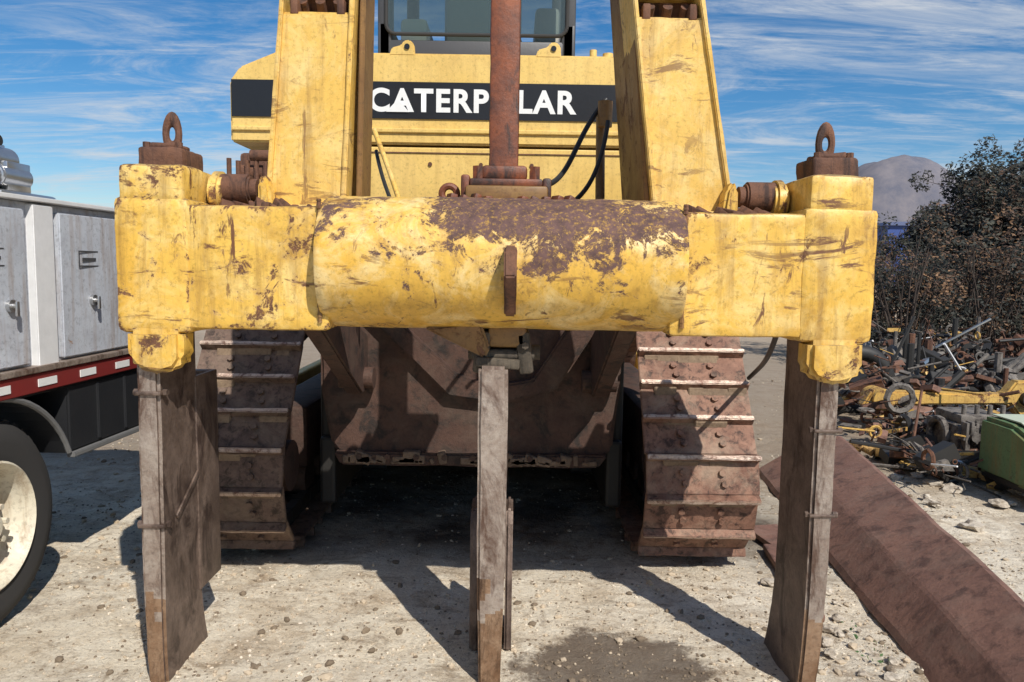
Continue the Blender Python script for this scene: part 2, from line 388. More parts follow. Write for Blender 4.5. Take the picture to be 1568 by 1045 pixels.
addbox(bm,tx0+.012,tx1-.012,4.492,4.4965,2.455,2.665)
mk('decal_band',bm,M_blk,DZ)
bm=bmesh.new()
for x in (-.5,-.2,.1,.5): addcyl(bm,(x,4.512,2.2),(x,4.519,2.2),.012,seg=12)
addbox(bm,-1.25,.77,4.514,4.519,2.262,2.268)
mk('tank_bolts',bm,M_rust,DZ)
cu=bpy.data.curves.new('t','FONT'); cu.body='CATERPILLAR'; cu.offset=.034; cu.extrude=.0; cu.space_character=1.14
to=bpy.data.objects.new('t',cu); C.objects.link(to); bpy.context.view_layer.update()
me=bpy.data.meshes.new_from_object(to.evaluated_get(bpy.context.evaluated_depsgraph_get())); bpy.data.objects.remove(to)
xs=[v.co.x for v in me.vertices]; ys=[v.co.y for v in me.vertices]; lx,hx,ly,hy=min(xs),max(xs),min(ys),max(ys)
for v in me.vertices:
    v.co=Vector((-.855+(v.co.x-lx)/(hx-lx)*1.21,4.489,2.492+(v.co.y-ly)/(hy-ly)*.137))
me.materials.append(M_white); lo=bpy.data.objects.new('decal_lettering',me); C.objects.link(lo); lo.parent=DZ
bm=bmesh.new(); addprism(bm,[(-.755,2.492),(-.62,2.492),(-.685,2.565)],'y',4.484,4.487); mk('decal_triangle',bm,M_white,DZ)
bm=bmesh.new()
for i,x in enumerate((.47,.56,.62)): addcyl(bm,(x,4.75,2.82),(x,4.75,2.93-.02*i),.022+.01*(i==1),seg=12)
addbox(bm,.42,.70,4.7,4.8,2.82,2.86,.01)
mk('tank_fittings',bm,M_yelT,DZ,True)
bm=bmesh.new()
for sx in (-1,1):
    ox=-1.45 if sx<0 else .95
    addbox(bm,ox-.1,ox+.2,4.3,5.2,1.95,2.22,.02); addcyl(bm,(ox-.08,4.25,2.10),(ox+.2,4.25,2.10),.045); addcyl(bm,(ox-.0,4.2,2.19),(ox+.15,4.2,2.19),.03)
    addbox(bm,ox-.2,ox+.3,4.2,4.9,1.88,1.95,.01)
    for i in range(7): addcyl(bm,(ox-.12+.05*i,4.2,2.0),(ox-.12+.05*i,4.2,2.1+.12*random.random()),.014,seg=8)
mk('hydraulic_clutter',bm,M_rust,DZ,True)
bm=bmesh.new(); cx0,cx1,cyf,cyb=-.865,.365,4.82,6.2
for (a,b_) in ((cx0,cx0+.09),(cx1-.09,cx1)):
    addbox(bm,a,b_,cyf,cyf+.1,2.80,4.05,.02); addbox(bm,a,b_,cyb-.1,cyb,2.80,4.05,.02)
addbox(bm,cx0,cx1,cyf+.004,cyf+.1,2.80,3.0,.015); addbox(bm,cx0,cx1,cyb-.1,cyb-.004,2.80,3.25,.015)
addbox(bm,cx0-.05,cx1+.05,cyf-.1,cyb+.1,4.03,4.2,.03)
addbox(bm,cx0+.004,cx0+.08,cyf,cyb,2.8,3.1,.01); addbox(bm,cx1-.08,cx1-.004,cyf,cyb,2.8,3.1,.01)
mk('cab_frame',bm,M_cabf,DZ,True)
bm=bmesh.new()
rp=[]
for (qx,qz,a) in ((cx1-.115,3.03+.06,-90),(cx1-.115,3.95,0),(cx0+.115,3.95,90),(cx0+.115,3.09,180)):
    for i in range(6):
        t=math.radians(a+18*i); rp.append((qx+.06*math.cos(t),qz+.06*math.sin(t)))
addprism(bm,rp,'y',cyf-.004,cyf+.002); mk('rear_window',bm,M_glass,DZ)
bm=bmesh.new()
for i in range(len(rp)):
    a=rp[i]; b_=rp[(i+1)%len(rp)]; addcyl(bm,(a[0],cyf-.004,a[1]),(b_[0],cyf-.004,b_[1]),.012,seg=8)
mk('window_gasket',bm,M_rubber,DZ,True)
bm=bmesh.new()
addbox(bm,-.50,.05,5.2,5.7,2.85,3.15,.06); addbox(bm,-.48,.03,5.12,5.25,3.0,3.75,.06); addbox(bm,-.33,-.12,5.12,5.22,3.78,3.95,.04)
mk('operator_seat',bm,plain('seat_vinyl',(.36,.35,.31)),DZ,True)
bm=bmesh.new(); addbox(bm,.12,.28,5.1,5.8,2.85,3.3,.03); addbox(bm,-.78,-.6,5.2,5.8,2.85,3.25,.03); addbox(bm,-.5,-.3,5.9,6.0,3.1,3.4,.02); mk('cab_console',bm,plain('console',(.5,.47,.4)),DZ,True)
bm=bmesh.new(); addbox(bm,-.85,.40,6.3,8.2,1.3,2.7,.05); addbox(bm,-1.2,.75,5.3,6.3,1.6,2.80,.03); mk('engine_hood',bm,M_yelT,DZ)
bm=bmesh.new(); addcyl(bm,(-.05,6.9,2.7),(-.05,6.9,3.3),.06)
mk('exhaust_stack',bm,M_rust,DZ,True)
bm=bmesh.new(); addprism(bm,[(8.75,.02),(8.95,.02),(8.85,.6),(8.85,1.1),(8.95,1.5),(8.8,1.5),(8.65,1.1),(8.65,.6)],'x',-2.1,1.7,.01)
addbox(bm,-1.95,-1.85,5.6,8.7,.35,.65,.02); addbox(bm,1.45,1.55,5.6,8.7,.35,.65,.02); mk('dozer_blade',bm,M_yelT,DZ)
bm=bmesh.new()
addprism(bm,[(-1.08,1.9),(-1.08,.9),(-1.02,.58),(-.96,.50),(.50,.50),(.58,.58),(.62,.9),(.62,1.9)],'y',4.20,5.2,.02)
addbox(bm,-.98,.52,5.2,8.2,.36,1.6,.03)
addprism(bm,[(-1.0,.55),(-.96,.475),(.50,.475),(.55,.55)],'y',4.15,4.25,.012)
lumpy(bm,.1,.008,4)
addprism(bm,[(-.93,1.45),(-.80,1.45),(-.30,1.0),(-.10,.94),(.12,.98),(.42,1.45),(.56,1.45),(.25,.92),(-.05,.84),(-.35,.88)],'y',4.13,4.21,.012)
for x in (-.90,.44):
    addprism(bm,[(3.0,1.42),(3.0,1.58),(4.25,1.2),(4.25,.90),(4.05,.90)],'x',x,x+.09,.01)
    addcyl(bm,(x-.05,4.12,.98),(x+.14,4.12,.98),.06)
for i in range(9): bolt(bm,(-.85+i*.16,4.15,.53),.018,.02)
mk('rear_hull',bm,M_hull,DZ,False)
bm=bmesh.new()
for i in range(46):
    x=random.uniform(-.92,.46); w_=random.uniform(.01,.05); addbox(bm,x-w_,x+w_,4.138,4.2,.49,.51+.05*random.random(),.008,rot=(0,random.uniform(-.4,.4),0))
mk('hull_caked_mud',bm,rust('caked_mud',(.12,.08,.055),(.22,.155,.105)),DZ,False)
YB=4.13
def hullpath():
    cs=[((YB,.475),.405),((4.85,1.42),.43),((7.3,.475),.405)]
    pts=[]
    for (c,r) in cs:
        for i in range(120):
            a=2*math.pi*i/120; pts.append((c[0]+r*math.cos(a),c[1]+r*math.sin(a)))
    pts=sorted(set(pts))
    def half(ps):
        h=[]
        for p in ps:
            while len(h)>=2 and (h[-1][0]-h[-2][0])*(p[1]-h[-2][1])-(h[-1][1]-h[-2][1])*(p[0]-h[-2][0])<=0: h.pop()
            h.append(p)
        return h
    lo=half(pts); up=half(pts[::-1]); return lo[:-1]+up[:-1],cs
path,CS=hullpath()
def track(name,x0,x1,mt):
    bm=bmesh.new(); n=len(path); P=[Vector((0,p[0],p[1])) for p in path]
    L=[0]
    for i in range(n): L.append(L[-1]+(P[(i+1)%n]-P[i]).length)
    tot=L[-1]; num=round(tot/.200); pitch=tot/num
    def at(s):
        s%=tot
        for i in range(n):
            if L[i+1]>=s:
                f=(s-L[i])/max(1e-9,L[i+1]-L[i]); return P[i].lerp(P[(i+1)%n],f)
    xm=(x0+x1)/2
    for k in range(num):
        a=at(k*pitch); b_=at((k+.98)*pitch); d=(b_-a).normalized(); nrm=Vector((0,d.z,-d.y))
        c=(a+b_)/2; hl=(b_-a).length/2
        def Q(x,u,w): return Vector((x,0,0))+c+d*u+nrm*w
        jx=random.uniform(-.006,.006); gh=random.uniform(.055,.068)
        def bx(xa,xb,u0,u1,w0,w1,mi,u0t=None,u1t=None):
            u0t=u0 if u0t is None else u0t; u1t=u1 if u1t is None else u1t
            t=bmesh.new()
            addhex8(t,[Q(xa,u0,w0),Q(xb,u0,w0),Q(xb,u1,w0),Q(xa,u1,w0),Q(xa,u0t,w1),Q(xb,u0t,w1),Q(xb,u1t,w1),Q(xa,u1t,w1)],.004,mi)
            if mi==1:
                lumpy(t,.07,.005,16); t.normal_update()
                for f in t.faces: f.material_index=1 if f.normal.dot(nrm)>.6 else 0
                merge(bm,t,None)
            else: merge(bm,t,mi)
        bx(x0+jx,x1+jx,-hl,hl+.012,-.008,.014,0)
        bx(x0+jx,x1+jx,-hl+.0,-hl+.042,.014,gh,1,-hl+.008,-hl+.030)
        for bxp in (-.10,.10):
            for uu in (0.0,.055):
                p=Q(xm+bxp+(.012 if uu else 0),uu,.014); addcyl(bm,p,p+nrm*.018,.018,seg=6)
        for q in range(4):
            xx=random.uniform(x0+.05,x1-.05); ww=random.uniform(.03,.12)
            bx(max(x0+.01,xx-ww),min(x1-.01,xx+ww),-hl+.034,-hl+.05+random.random()*.03,.013,.018+random.random()*.022,3,-hl+.03,-hl+.04)
        for lx in (-.12,.12): bx(xm+lx-.03,xm+lx+.03,-hl*.98,hl*.98,-.10,-.010,2)
    mk(name,bm,[mt,M_grous,M_dark,rust('caked_dirt_'+name,(.17,.115,.075),(.28,.20,.13))],DZ)
    bm=bmesh.new()
    for (c,r) in CS: addcyl(bm,(xm-.09,c[0],c[1]),(xm+.09,c[0],c[1]),r-.11,seg=32,bev=.02); addcyl(bm,(xm-.2,c[0],c[1]),(xm+.2,c[0],c[1]),r*.35,seg=24)
    addbox(bm,xm-.16,xm+.16,4.6,7.1,.33,.72,.03)
    for i in range(7): addcyl(bm,(xm-.13,4.75+i*.36,.24),(xm+.13,4.75+i*.36,.24),.12,seg=20)
    mk(name+'_rollers',bm,M_hull,DZ,True)
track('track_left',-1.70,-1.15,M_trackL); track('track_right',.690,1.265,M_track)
bm=bmesh.new(); addbox(bm,-1.12,-1.06,4.35,5.2,.5,1.9,.02); addbox(bm,.60,.66,4.35,5.2,.5,1.9,.02)
addbox(bm,-1.115,-1.02,4.3,7.2,.20,.6,.02); addbox(bm,.56,.655,4.3,7.2,.20,.6,.02)
addbox(bm,-1.20,-.90,5.4,6.9,.10,1.2,.02); addbox(bm,.44,.74,5.4,6.9,.10,1.2,.02); mk('final_drive_and_gap_fill',bm,M_dark,DZ)  # these two boxes are added to close gaps showing lit ground
tube('hose_right',[(.13,3.25,1.95),(.20,3.4,1.98),(.28,3.6,2.14),(.36,3.7,2.32),(.44,3.75,2.42)],.012,M_hose,DZ)
tube('hose_right_b',[(.18,3.35,1.85),(.30,3.5,1.90),(.40,3.6,2.0),(.44,3.65,2.3)],.011,M_hose,DZ)
tube('hose_left',[(-.50,3.4,1.84),(-.55,3.5,1.98),(-.62,3.6,2.12),(-.68,3.7,2.25)],.012,M_yelP,DZ)
tube('hose_left_b',[(-.53,3.4,1.84),(-.62,3.55,2.0),(-.67,3.7,2.15)],.009,M_hose,DZ)
tube('hose_arm_right',[(1.10,3.1,1.36),(1.15,3.3,1.26),(1.22,3.6,1.16),(1.30,3.9,1.1),(1.34,4.2,1.0)],.012,M_hose,DZ)
bm=bmesh.new(); addcyl(bm,(.43,3.70,2.28),(.43,3.70,2.40),.035); addcyl(bm,(.40,3.55,1.9),(.42,3.8,2.35),.022); 
mk('hose_manifold',bm,M_yelPd,DZ,True)

# ================================================================ SERVICE TRUCK
TR=empty('service_truck')
tw=lambda y:-2.19+.042*(y-3)
def tpl(bm,y0,y1,z0,z1,off,th,bev=.004,mi=0):
    addhex8(bm,[(tw(y0)+off-th,y0,z0),(tw(y0)+off,y0,z0),(tw(y1)+off,y1,z0),(tw(y1)+off-th,y1,z0),(tw(y0)+off-th,y0,z1),(tw(y0)+off,y0,z1),(tw(y1)+off,y1,z1),(tw(y1)+off-th,y1,z1)],bev,mi)
bm=bmesh.new()
tpl(bm,.9,4.7,1.09,1.86,-.03,.55); tpl(bm,.9,4.7,1.09,1.35,-.6,1.2); tpl(bm,.9,4.7,1.09,1.86,-1.85,.5)
for (a,b_) in ((.95,1.62),(1.66,2.35),(2.39,3.37),(3.61,4.25),(4.29,4.66)): tpl(bm,a,b_,1.13,1.825,0,.035,.006)
mk('service_body',bm,M_truck,TR)
bm=bmesh.new(); tpl(bm,3.42,3.56,1.095,1.85,.005,.04); tpl(bm,.88,4.72,1.862,1.885,.01,.6); mk('white_post',bm,M_truckw,TR)
bm=bmesh.new()
for y in (3.25,3.85,4.5,2.2):
    z=1.40; x=tw(y)+.004
    addcyl(bm,(x-.01,y,z),(x+.012,y,z),.028,seg=20); addcyl(bm,(x+.01,y,z),(x+.03,y,z),.012,seg=10); addbox(bm,x+.025,x+.036,y-.010,y+.010,z-.045,z+.02,.003)
mk('door_handles',bm,M_chrome,TR,True)
bm=bmesh.new()
for y in (3.15,3.83,4.48):
    x=tw(y)
    addbox(bm,x+.002,x+.005,y-.06,y+.06,1.60,1.615)
    for (p,q,r,s_) in ((-.09,-.083,1.57,1.65),(.083,.09,1.57,1.65),(-.083,.083,1.57,1.577),(-.083,.083,1.643,1.65)): addbox(bm,x+.0015,x+.0035,y+p,y+q,r,s_)
mk('door_vents',bm,M_cabf,TR)
bm=bmesh.new(); tpl(bm,.88,4.75,1.0,1.088,.02,.2); mk('side_rail',bm,M_red,TR)
bm=bmesh.new(); tpl(bm,.88,4.75,1.09,1.118,.03,.2); mk('rail_top_edge',bm,M_shank,TR)
bm=bmesh.new(); y=.9
while y<4.6: tpl(bm,y,y+.13,1.025,1.06,.0235,.01,0); y+=.31
mk('reflective_tape',bm,M_white,TR)
bm=bmesh.new(); tpl(bm,3.62,4.75,.66,.995,.0,.5,.01); tpl(bm,1.0,2.4,.63,.995,0,.5,.01); tpl(bm,-1.8,4.7,.75,.99,-.75,.12); tpl(bm,-1.8,4.7,.75,.99,-1.55,.12)
tpl(bm,.9,4.7,.985,1.0,0,2.2)
for y in (3.85,4.1,4.35): tpl(bm,y,y+.02,.68,.97,.012,.02)
wy,wz=3.10,.46
A0,A1=22,166
for i in range(18):
    a=math.radians(A0+(A1-A0)*i/18); b_=math.radians(A0+(A1-A0)*(i+1)/18)
    def q(r,ang,off): 
        yy=wy+r*math.cos(ang); return (tw(yy)+off,yy,wz+r*math.sin(ang))
    addhex8(bm,[q(.54,a,-.4),q(.54,a,.0),q(.54,b_,.0),q(.54,b_,-.4),q(.555,a,-.4),q(.555,a,.0),q(.555,b_,.0),q(.555,b_,-.4)])
mk('chassis',bm,M_chassis,TR)
bm=bmesh.new()
for i in range(24):
    a=math.radians(A0+(A1-A0)*i/24); b_=math.radians(A0+(A1-A0)*(i+1)/24)
    ya=wy+.55*math.cos(a); yb=wy+.55*math.cos(b_)
    addcyl(bm,(tw(ya)+.0,ya,wz+.55*math.sin(a)),(tw(yb)+.0,yb,wz+.55*math.sin(b_)),.014,seg=8)
tpl(bm,3.62,4.78,.635,.66,.02,.04)
mk('fender_lip',bm,plain('fender_grey',(.16,.16,.16)),TR,True)
def wheel(nm,y,xo):
    bm=bmesh.new(); seg=56; prof=[(-.0,.27),(.0,.30),(.012,.36),(.0,.42),(-.03,.452),(-.05,.46),(-.20,.46),(-.24,.44),(-.25,.36),(-.24,.27)]
    rings=[]
    for i in range(seg):
        a=2*math.pi*i/seg; rings.append([bm.verts.new((xo+p[0],y+p[1]*math.cos(a),.46+p[1]*math.sin(a))) for p in prof])
    for i in range(seg):
        for j in range(len(prof)-1): bm.faces.new([rings[i][j],rings[(i+1)%seg][j],rings[(i+1)%seg][j+1],rings[i][j+1]])
    for i in range(44):
        a=2*math.pi*i/44
        for xx,sh in ((-.07,0),(-.125,.5),(-.18,0)):
            aa=a+sh*2*math.pi/44; c=Vector((xo+xx,y+.463*math.cos(aa),.46+.463*math.sin(aa)))
            addbox(bm,c.x-.022,c.x+.022,c.y-.02,c.y+.02,c.z-.008,c.z+.008,rot=(aa-math.pi/2,0,0))
    mk(nm+'_tyre',bm,M_rubber,TR,True)
    bm=bmesh.new(); prof=[(.008,.285),(.015,.275),(0,.262),(-.03,.25),(-.09,.235),(-.13,.20),(-.12,.15),(-.05,.12),(-.04,.0)]
    rings=[]; seg=48
    for i in range(seg):
        a=2*math.pi*i/seg; rings.append([bm.verts.new((xo+p[0],y+p[1]*math.cos(a),.46+p[1]*math.sin(a))) for p in prof[:-1]])
    for i in range(seg):
        for j in range(len(prof)-2): bm.faces.new([rings[i][j],rings[(i+1)%seg][j],rings[(i+1)%seg][j+1],rings[i][j+1]])
    addcyl(bm,(xo-.06,y,.46),(xo-.03,y,.46),.125,seg=32,bev=.01); addcyl(bm,(xo-.04,y,.46),(xo+.01,y,.46),.065,seg=24,bev=.01)
    for i in range(8):
        a=2*math.pi*i/8; bolt(bm,(xo-.03,y+.1*math.cos(a),.46+.1*math.sin(a)),.014,.03,(1,0,0))
    mk(nm+'_rim',bm,M_cream,TR,True)
wheel('rear_wheel',3.10,-2.20); wheel('front_wheel',-1.2,-2.36)
bm=bmesh.new(); tpl(bm,-1.0,.6,.8,2.4,0,2.1,.08); tpl(bm,-2.3,-1.0,.8,1.6,-.1,1.9,.08); mk('truck_cab',bm,M_truck,TR)
bm=bmesh.new(); tpl(bm,-.8,.4,1.6,2.25,.005,.01,.0); mk('truck_cab_window',bm,M_glass,TR)
bm=bmesh.new(); bx,by=-2.98,4.3
addbox(bm,bx-.35,bx+.22,by-.2,by+.3,1.3,1.98,.02)
for i,(dx,dz,r) in enumerate(((-.1,2.12,.10),(.06,2.16,.075),(.15,2.06,.06),(-.25,2.16,.08))): 
    addcyl(bm,(bx+dx,by-.15,dz),(bx+dx,by+.1,dz),r,seg=24,bev=.01); addtorus(bm,(bx+dx,by-.15,dz),r*.8,.012,'y'); addcyl(bm,(bx+dx,by-.19,dz),(bx+dx,by-.15,dz),r*.35,seg=12)
for i in range(6): addbox(bm,bx-.2+i*.07,bx-.16+i*.07,by-.1,by+.1,1.98,2.14+random.random()*.14,.006)
mk('deck_compressor',bm,M_chrome,TR,True)
bm=bmesh.new()
addcyl(bm,(bx-.3,by-.05,2.24),(bx+.12,by-.05,2.26),.03); addcyl(bm,(bx+.05,by-.25,2.0),(bx+.05,by-.25,2.15),.04); addbox(bm,bx-.1,bx+.2,by-.24,by-.18,1.97,2.05,.01)
for i in range(9): addbox(bm,bx-.1+.035*i,bx-.08+.035*i,by-.25,by-.2,1.97,2.02+.16*random.random(),.004)
mk('compressor_fittings',bm,M_dark,TR,True)

# ================================================================ RUSTY BLADE-LIKE STEEL PLATE
bm=bmesh.new()
def SB(y): return 1.66+.10*(y-2.77)
def TE(y): return 2.03+.19*(y-2.83)
rows=[]
ys_=[1.6+i*(5.9-1.6)/80 for i in range(81)]
for y in ys_:
    a=SB(y); e=TE(y); w_=e-a
    sec=[(a,0.0),(a+.02,.03),(a+.40*w_,.17),(a+.44*w_,.182),(e,.305),(e+.03,.30),(e+.03,.28),(a+.55*w_,.15),(a+.5*w_,.0)]
    rows.append([bm.verts.new((p[0]+noise.noise(Vector((p[1]*9,y*4,3)))*.008,y,p[1]+noise.noise(Vector((p[0]*3,y*2,0)))*.012)) for p in sec])
for i in range(80):
    for j in range(len(sec)): 
        k=(j+1)%len(sec); bm.faces.new([rows[i][j],rows[i+1][j],rows[i+1][k],rows[i][k]])
bm.faces.new(rows[0]); bm.faces.new(rows[-1])
mk('steel_blade',bm,M_beam,None)
bm=bmesh.new()
addbox(bm,1.50,1.72,4.1,4.55,0,.03,.004,rot=(0,0,.2)); addbox(bm,1.42,1.50,3.3,4.2,.0,.04,.01,rot=(0,0,-.1)); mk('scrap_plate',bm,M_beam)

# ================================================================ SCRAP YARD
cols=[M_rust,M_beam,M_yelscrap,M_dark,M_grey,M_chrome,M_truckw]
bm=bmesh.new()
for i in range(4200):
    y=random.uniform(5.4,12.2); x=random.uniform(.385*y+.4,.385*y+.45*y+.8)
    if x<2.35+.13*y: continue
    hump=max(0,noise.noise(Vector((x*.9,y*.9,5)))+.34)
    z=random.random()**1.2*(.10+(1.05 if y>7.5 else .30)*hump); s=random.uniform(.012,.10)*(1.9 if random.random()<.14 else 1); mi=random.choices(range(7),(5.5,3.5,2.0,8,7.0,.4,1.0))[0]
    k=random.random(); R=(random.uniform(-.6,.6),random.uniform(-.6,.6),random.uniform(0,3.1))
    if k<.34: addbox(bm,x-s,x+s,y-s*.5,y+s*.5,z,z+s*random.uniform(.15,.9),0,mi,rot=R,seg=1)
    elif k<.78:
        d=Vector((random.uniform(-1,1),random.uniform(-1,1),random.uniform(-.35,.5))).normalized()*s*4; addcyl(bm,Vector((x,y,z+.05)),Vector((x,y,z+.05))+d,s*.10,seg=6,mi=mi)
    elif k<.9: addtorus(bm,(x,y,z+s*.5),s*.7,s*.17,random.choice('xyz'),seg=12,rs=5,mi=mi)
    else: addprism(bm,[(x-s,z),(x+s*1.3,z),(x+s*.6,z+s),(x-s*.7,z+s*.6)],'y',y,y+.04,0,mi)
# broken-down carcasses: frames of bars, housings and drums
for (x,y,w_,h,mi) in ((5.2,9.6,.40,.6,4),(6.5,10.2,.5,.75,0),(7.7,10.4,.5,.6,3),(4.7,8.6,.28,.42,3),(5.9,9.0,.3,.45,4)):
    for q in range(26):
        a=Vector((x+random.uniform(-w_,w_),y+random.uniform(-.3,.3),random.uniform(.05,h))); d=random.choice((Vector((1,0,.1)),Vector((0,0,1)),Vector((.3,1,0)),Vector((.6,0,.6))))*random.uniform(.15,.5)
        addcyl(bm,a,a+d,random.uniform(.015,.05),seg=8,mi=random.choice((mi,3,4,0)))
    for q in range(5):
        xx=x+random.uniform(-w_,w_); zz=random.uniform(.1,h*.8); s=random.uniform(.06,.15); addbox(bm,xx-s,xx+s,y-.25,y+.1,zz,zz+s,.015,random.choice((mi,3,4)),rot=(random.random(),random.random()*.5,random.random()))
    addtorus(bm,(x+w_*.3,y-.35,h*.4),.16,.05,'y',mi=3)
mk('scrap_metal_pile',bm,cols,None)
YF=empty('loader_frame')
bm=bmesh.new()
addprism(bm,[(3.55,.26),(3.65,.42),(5.0,.40),(5.1,.54),(5.35,.53),(5.4,.22),(5.15,.18),(5.05,.30)],'y',7.5,7.65,.02)
addprism(bm,[(4.1,.05),(4.2,.30),(4.7,.30),(4.75,.05)],'y',7.0,7.2,.02); addcyl(bm,(3.75,7.45,.33),(3.75,7.75,.33),.11)
lumpy(bm,.1,.008,6)
mk('lift_arm',bm,M_yelscrap,YF,True)
bm=bmesh.new(); addcyl(bm,(5.2,7.44,.36),(5.2,7.8,.36),.07); addtorus(bm,(4.0,8.6,.35),.34,.09,'y',seg=28,rs=10); addcyl(bm,(4.3,6.9,.2),(4.3,7.3,.2),.05); mk('pins_and_tyre',bm,M_dark,YF,True)
bm=bmesh.new()
for i in range(16):
    x=2.98+.065*i; y=6.6-.10*i; addbox(bm,x-.05,x+.05,y-.025,y+.025,.04,.09+.03*(i%2),.008,rot=(.1,.15*(i%3),-.9+.3*(i%2))); addtorus(bm,(x+.03,y,.08),.035,.014,'z',seg=12,rs=6)
mk('chain_link_section',bm,rust('yellowed_rust',(.34,.20,.07),(.56,.35,.11),(.10,.05,.03)),None,True)
GR=empty('green_mower')
bm=bmesh.new()
addprism(bm,[(4.95,.12),(4.92,.28),(5.02,.46),(5.25,.54),(5.6,.54),(5.62,.12)],'x',3.55,4.5,.03)
lumpy(bm,.08,.006,6)
mk('hood',bm,M_green,GR,True)
bm=bmesh.new(); addprism(bm,[(5.015,.472),(5.25,.552),(5.58,.552),(5.58,.560),(5.25,.562),(5.005,.482)],'x',3.62,4.45); mk('trim_panel',bm,M_gwhite,GR)
bm=bmesh.new()
for (x,y) in ((3.65,5.0),(4.4,5.0),(3.65,5.5),(4.4,5.5)): addtorus(bm,(x,y,.14),.09,.05,'x',seg=24,rs=10); addcyl(bm,(x-.04,y,.14),(x+.04,y,.14),.06)
addbox(bm,3.58,4.45,4.97,5.6,.08,.15,.02); mk('running_gear',bm,M_dark,GR,True)
EB=empty('engine_block')
bm=bmesh.new(); addbox(bm,3.75,4.25,6.2,6.7,.05,.34,.03); addbox(bm,3.8,4.18,6.25,6.65,.34,.42,.02)
for i in range(4): addcyl(bm,(3.85+i*.11,6.2,.26),(3.85+i*.11,6.10,.26),.04); addcyl(bm,(3.85+i*.11,6.3,.4),(3.85+i*.11,6.3,.5),.02)
for i in range(24): addbox(bm,3.76+i*.02,3.77+i*.02+.02*random.random(),6.13,6.22,.08+.2*random.random(),.2+.22*random.random(),.004)
addcyl(bm,(4.25,6.45,.22),(4.4,6.45,.22),.14); addtorus(bm,(3.73,6.45,.22),.13,.03,'x'); mk('block',bm,M_grey,EB,True)

# ================================================================ GROUND
def axis(near0,near1,step,far0,far1):
    v=[]; x=near0
    while x<=near1: v.append(x); x+=step
    s=step; x=near1
    while x<far1: s*=1.22; x+=s; v.append(x)
    s=step; x=near0
    while x>far0: s*=1.22; x-=s; v.insert(0,x)
    return v
ax=axis(-3.6,5.2,.030,-1500,1500); ay_=axis(2.2,7.0,.030,-60,2500)
def gz(x,y):
    p=Vector((x,y,0)); f=1/(1+max(0,abs(x-1)-8)*.2+max(0,y-12)*.2)
    return (noise.noise(p*.9)*.022+noise.noise(p*3.1)*.015+noise.noise(p*8)*.008+max(0,noise.noise(p*13))*.011+noise.noise(p*24)*.005)*f-.006
vs=[(x,y,gz(x,y)) for y in ay_ for x in ax]; W=len(ax)
fs=[(j*W+i,j*W+i+1,(j+1)*W+i+1,(j+1)*W+i) for j in range(len(ay_)-1) for i in range(W-1)]
me=bpy.data.meshes.new('ground'); me.from_pydata(vs,[],fs)
for p in me.polygons: p.use_smooth=True
m,nt,b=newmat('packed_dirt'); n=N(nt)
c=n.mix(n.rng(n.noise(1.3,9,.68,.8),.36,.54),(.52,.40,.27),(.86,.74,.56))
c=n.mix(n.rng(n.noise(4.2,12,.75,.6),.42,.58,0,.9),c,(.93,.83,.66))
c=n.mix(n.rng(n.noise(6.5,12,.78,.8),.53,.64,0,.8),c,(.33,.23,.14))
c=n.mix(n.rng(n.noise(1,10,.72,.7,src=n.mapping((2.2,8,3),(0,0,.45))),.535,.65,0,.7),c,(.31,.22,.135))
c=n.mix(n.rng(n.noise(22,8,.8),.55,.65,0,.65),c,(.22,.155,.10))
c=n.mix(n.rng(n.noise(55,6,.8),.54,.65,0,.6),c,(.22,.155,.10))
c=n.mix(n.rng(n.noise(80,4,.8),.55,.66,0,.65),c,(.95,.88,.76))
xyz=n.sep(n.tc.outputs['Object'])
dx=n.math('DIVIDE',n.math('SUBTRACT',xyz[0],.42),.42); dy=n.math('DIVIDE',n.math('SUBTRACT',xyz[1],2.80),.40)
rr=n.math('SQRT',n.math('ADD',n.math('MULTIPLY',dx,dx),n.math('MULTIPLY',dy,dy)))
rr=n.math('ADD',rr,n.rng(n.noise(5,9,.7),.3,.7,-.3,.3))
c=n.mix(n.rng(rr,.8,1.05,.85,0,True),c,(.12,.082,.055))  # rounded shadow painted into the dirt colour
under_tone=n.rng(n.noise(1.6,6,.6),.42,.6,.45,.92); under_tone=n.math('MULTIPLY',under_tone,n.rng(xyz[1],3.7,4.3))  # patchy darker ground across the dozer's width, from its rear forward
under_tone=n.math('MULTIPLY',under_tone,n.rng(n.math('ABSOLUTE',xyz[0]),1.6,2.2,1,0))
c=n.mix(under_tone,c,(.07,.05,.035))
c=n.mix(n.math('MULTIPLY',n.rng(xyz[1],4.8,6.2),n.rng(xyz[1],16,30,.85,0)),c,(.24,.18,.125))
far=n.rng(xyz[1],14,40); c=n.mix(far,c,(.42,.29,.18))
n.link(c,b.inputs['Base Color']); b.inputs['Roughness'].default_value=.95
h=n.math('ADD',n.noise(18,12,.78),n.math('MULTIPLY',n.noise(60,6,.8),.6))
n.bump(h,.85,.03,b)
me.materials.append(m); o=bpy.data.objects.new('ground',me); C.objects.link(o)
vs=[];fs=[];mi=[]
ico=bmesh.new(); bmesh.ops.create_icosphere(ico,subdivisions=1,radius=1); ico.verts.ensure_lookup_table()
iv=[v.co.copy() for v in ico.verts]; ifc=[[v.index for v in f.verts] for f in ico.faces]; ico.free()
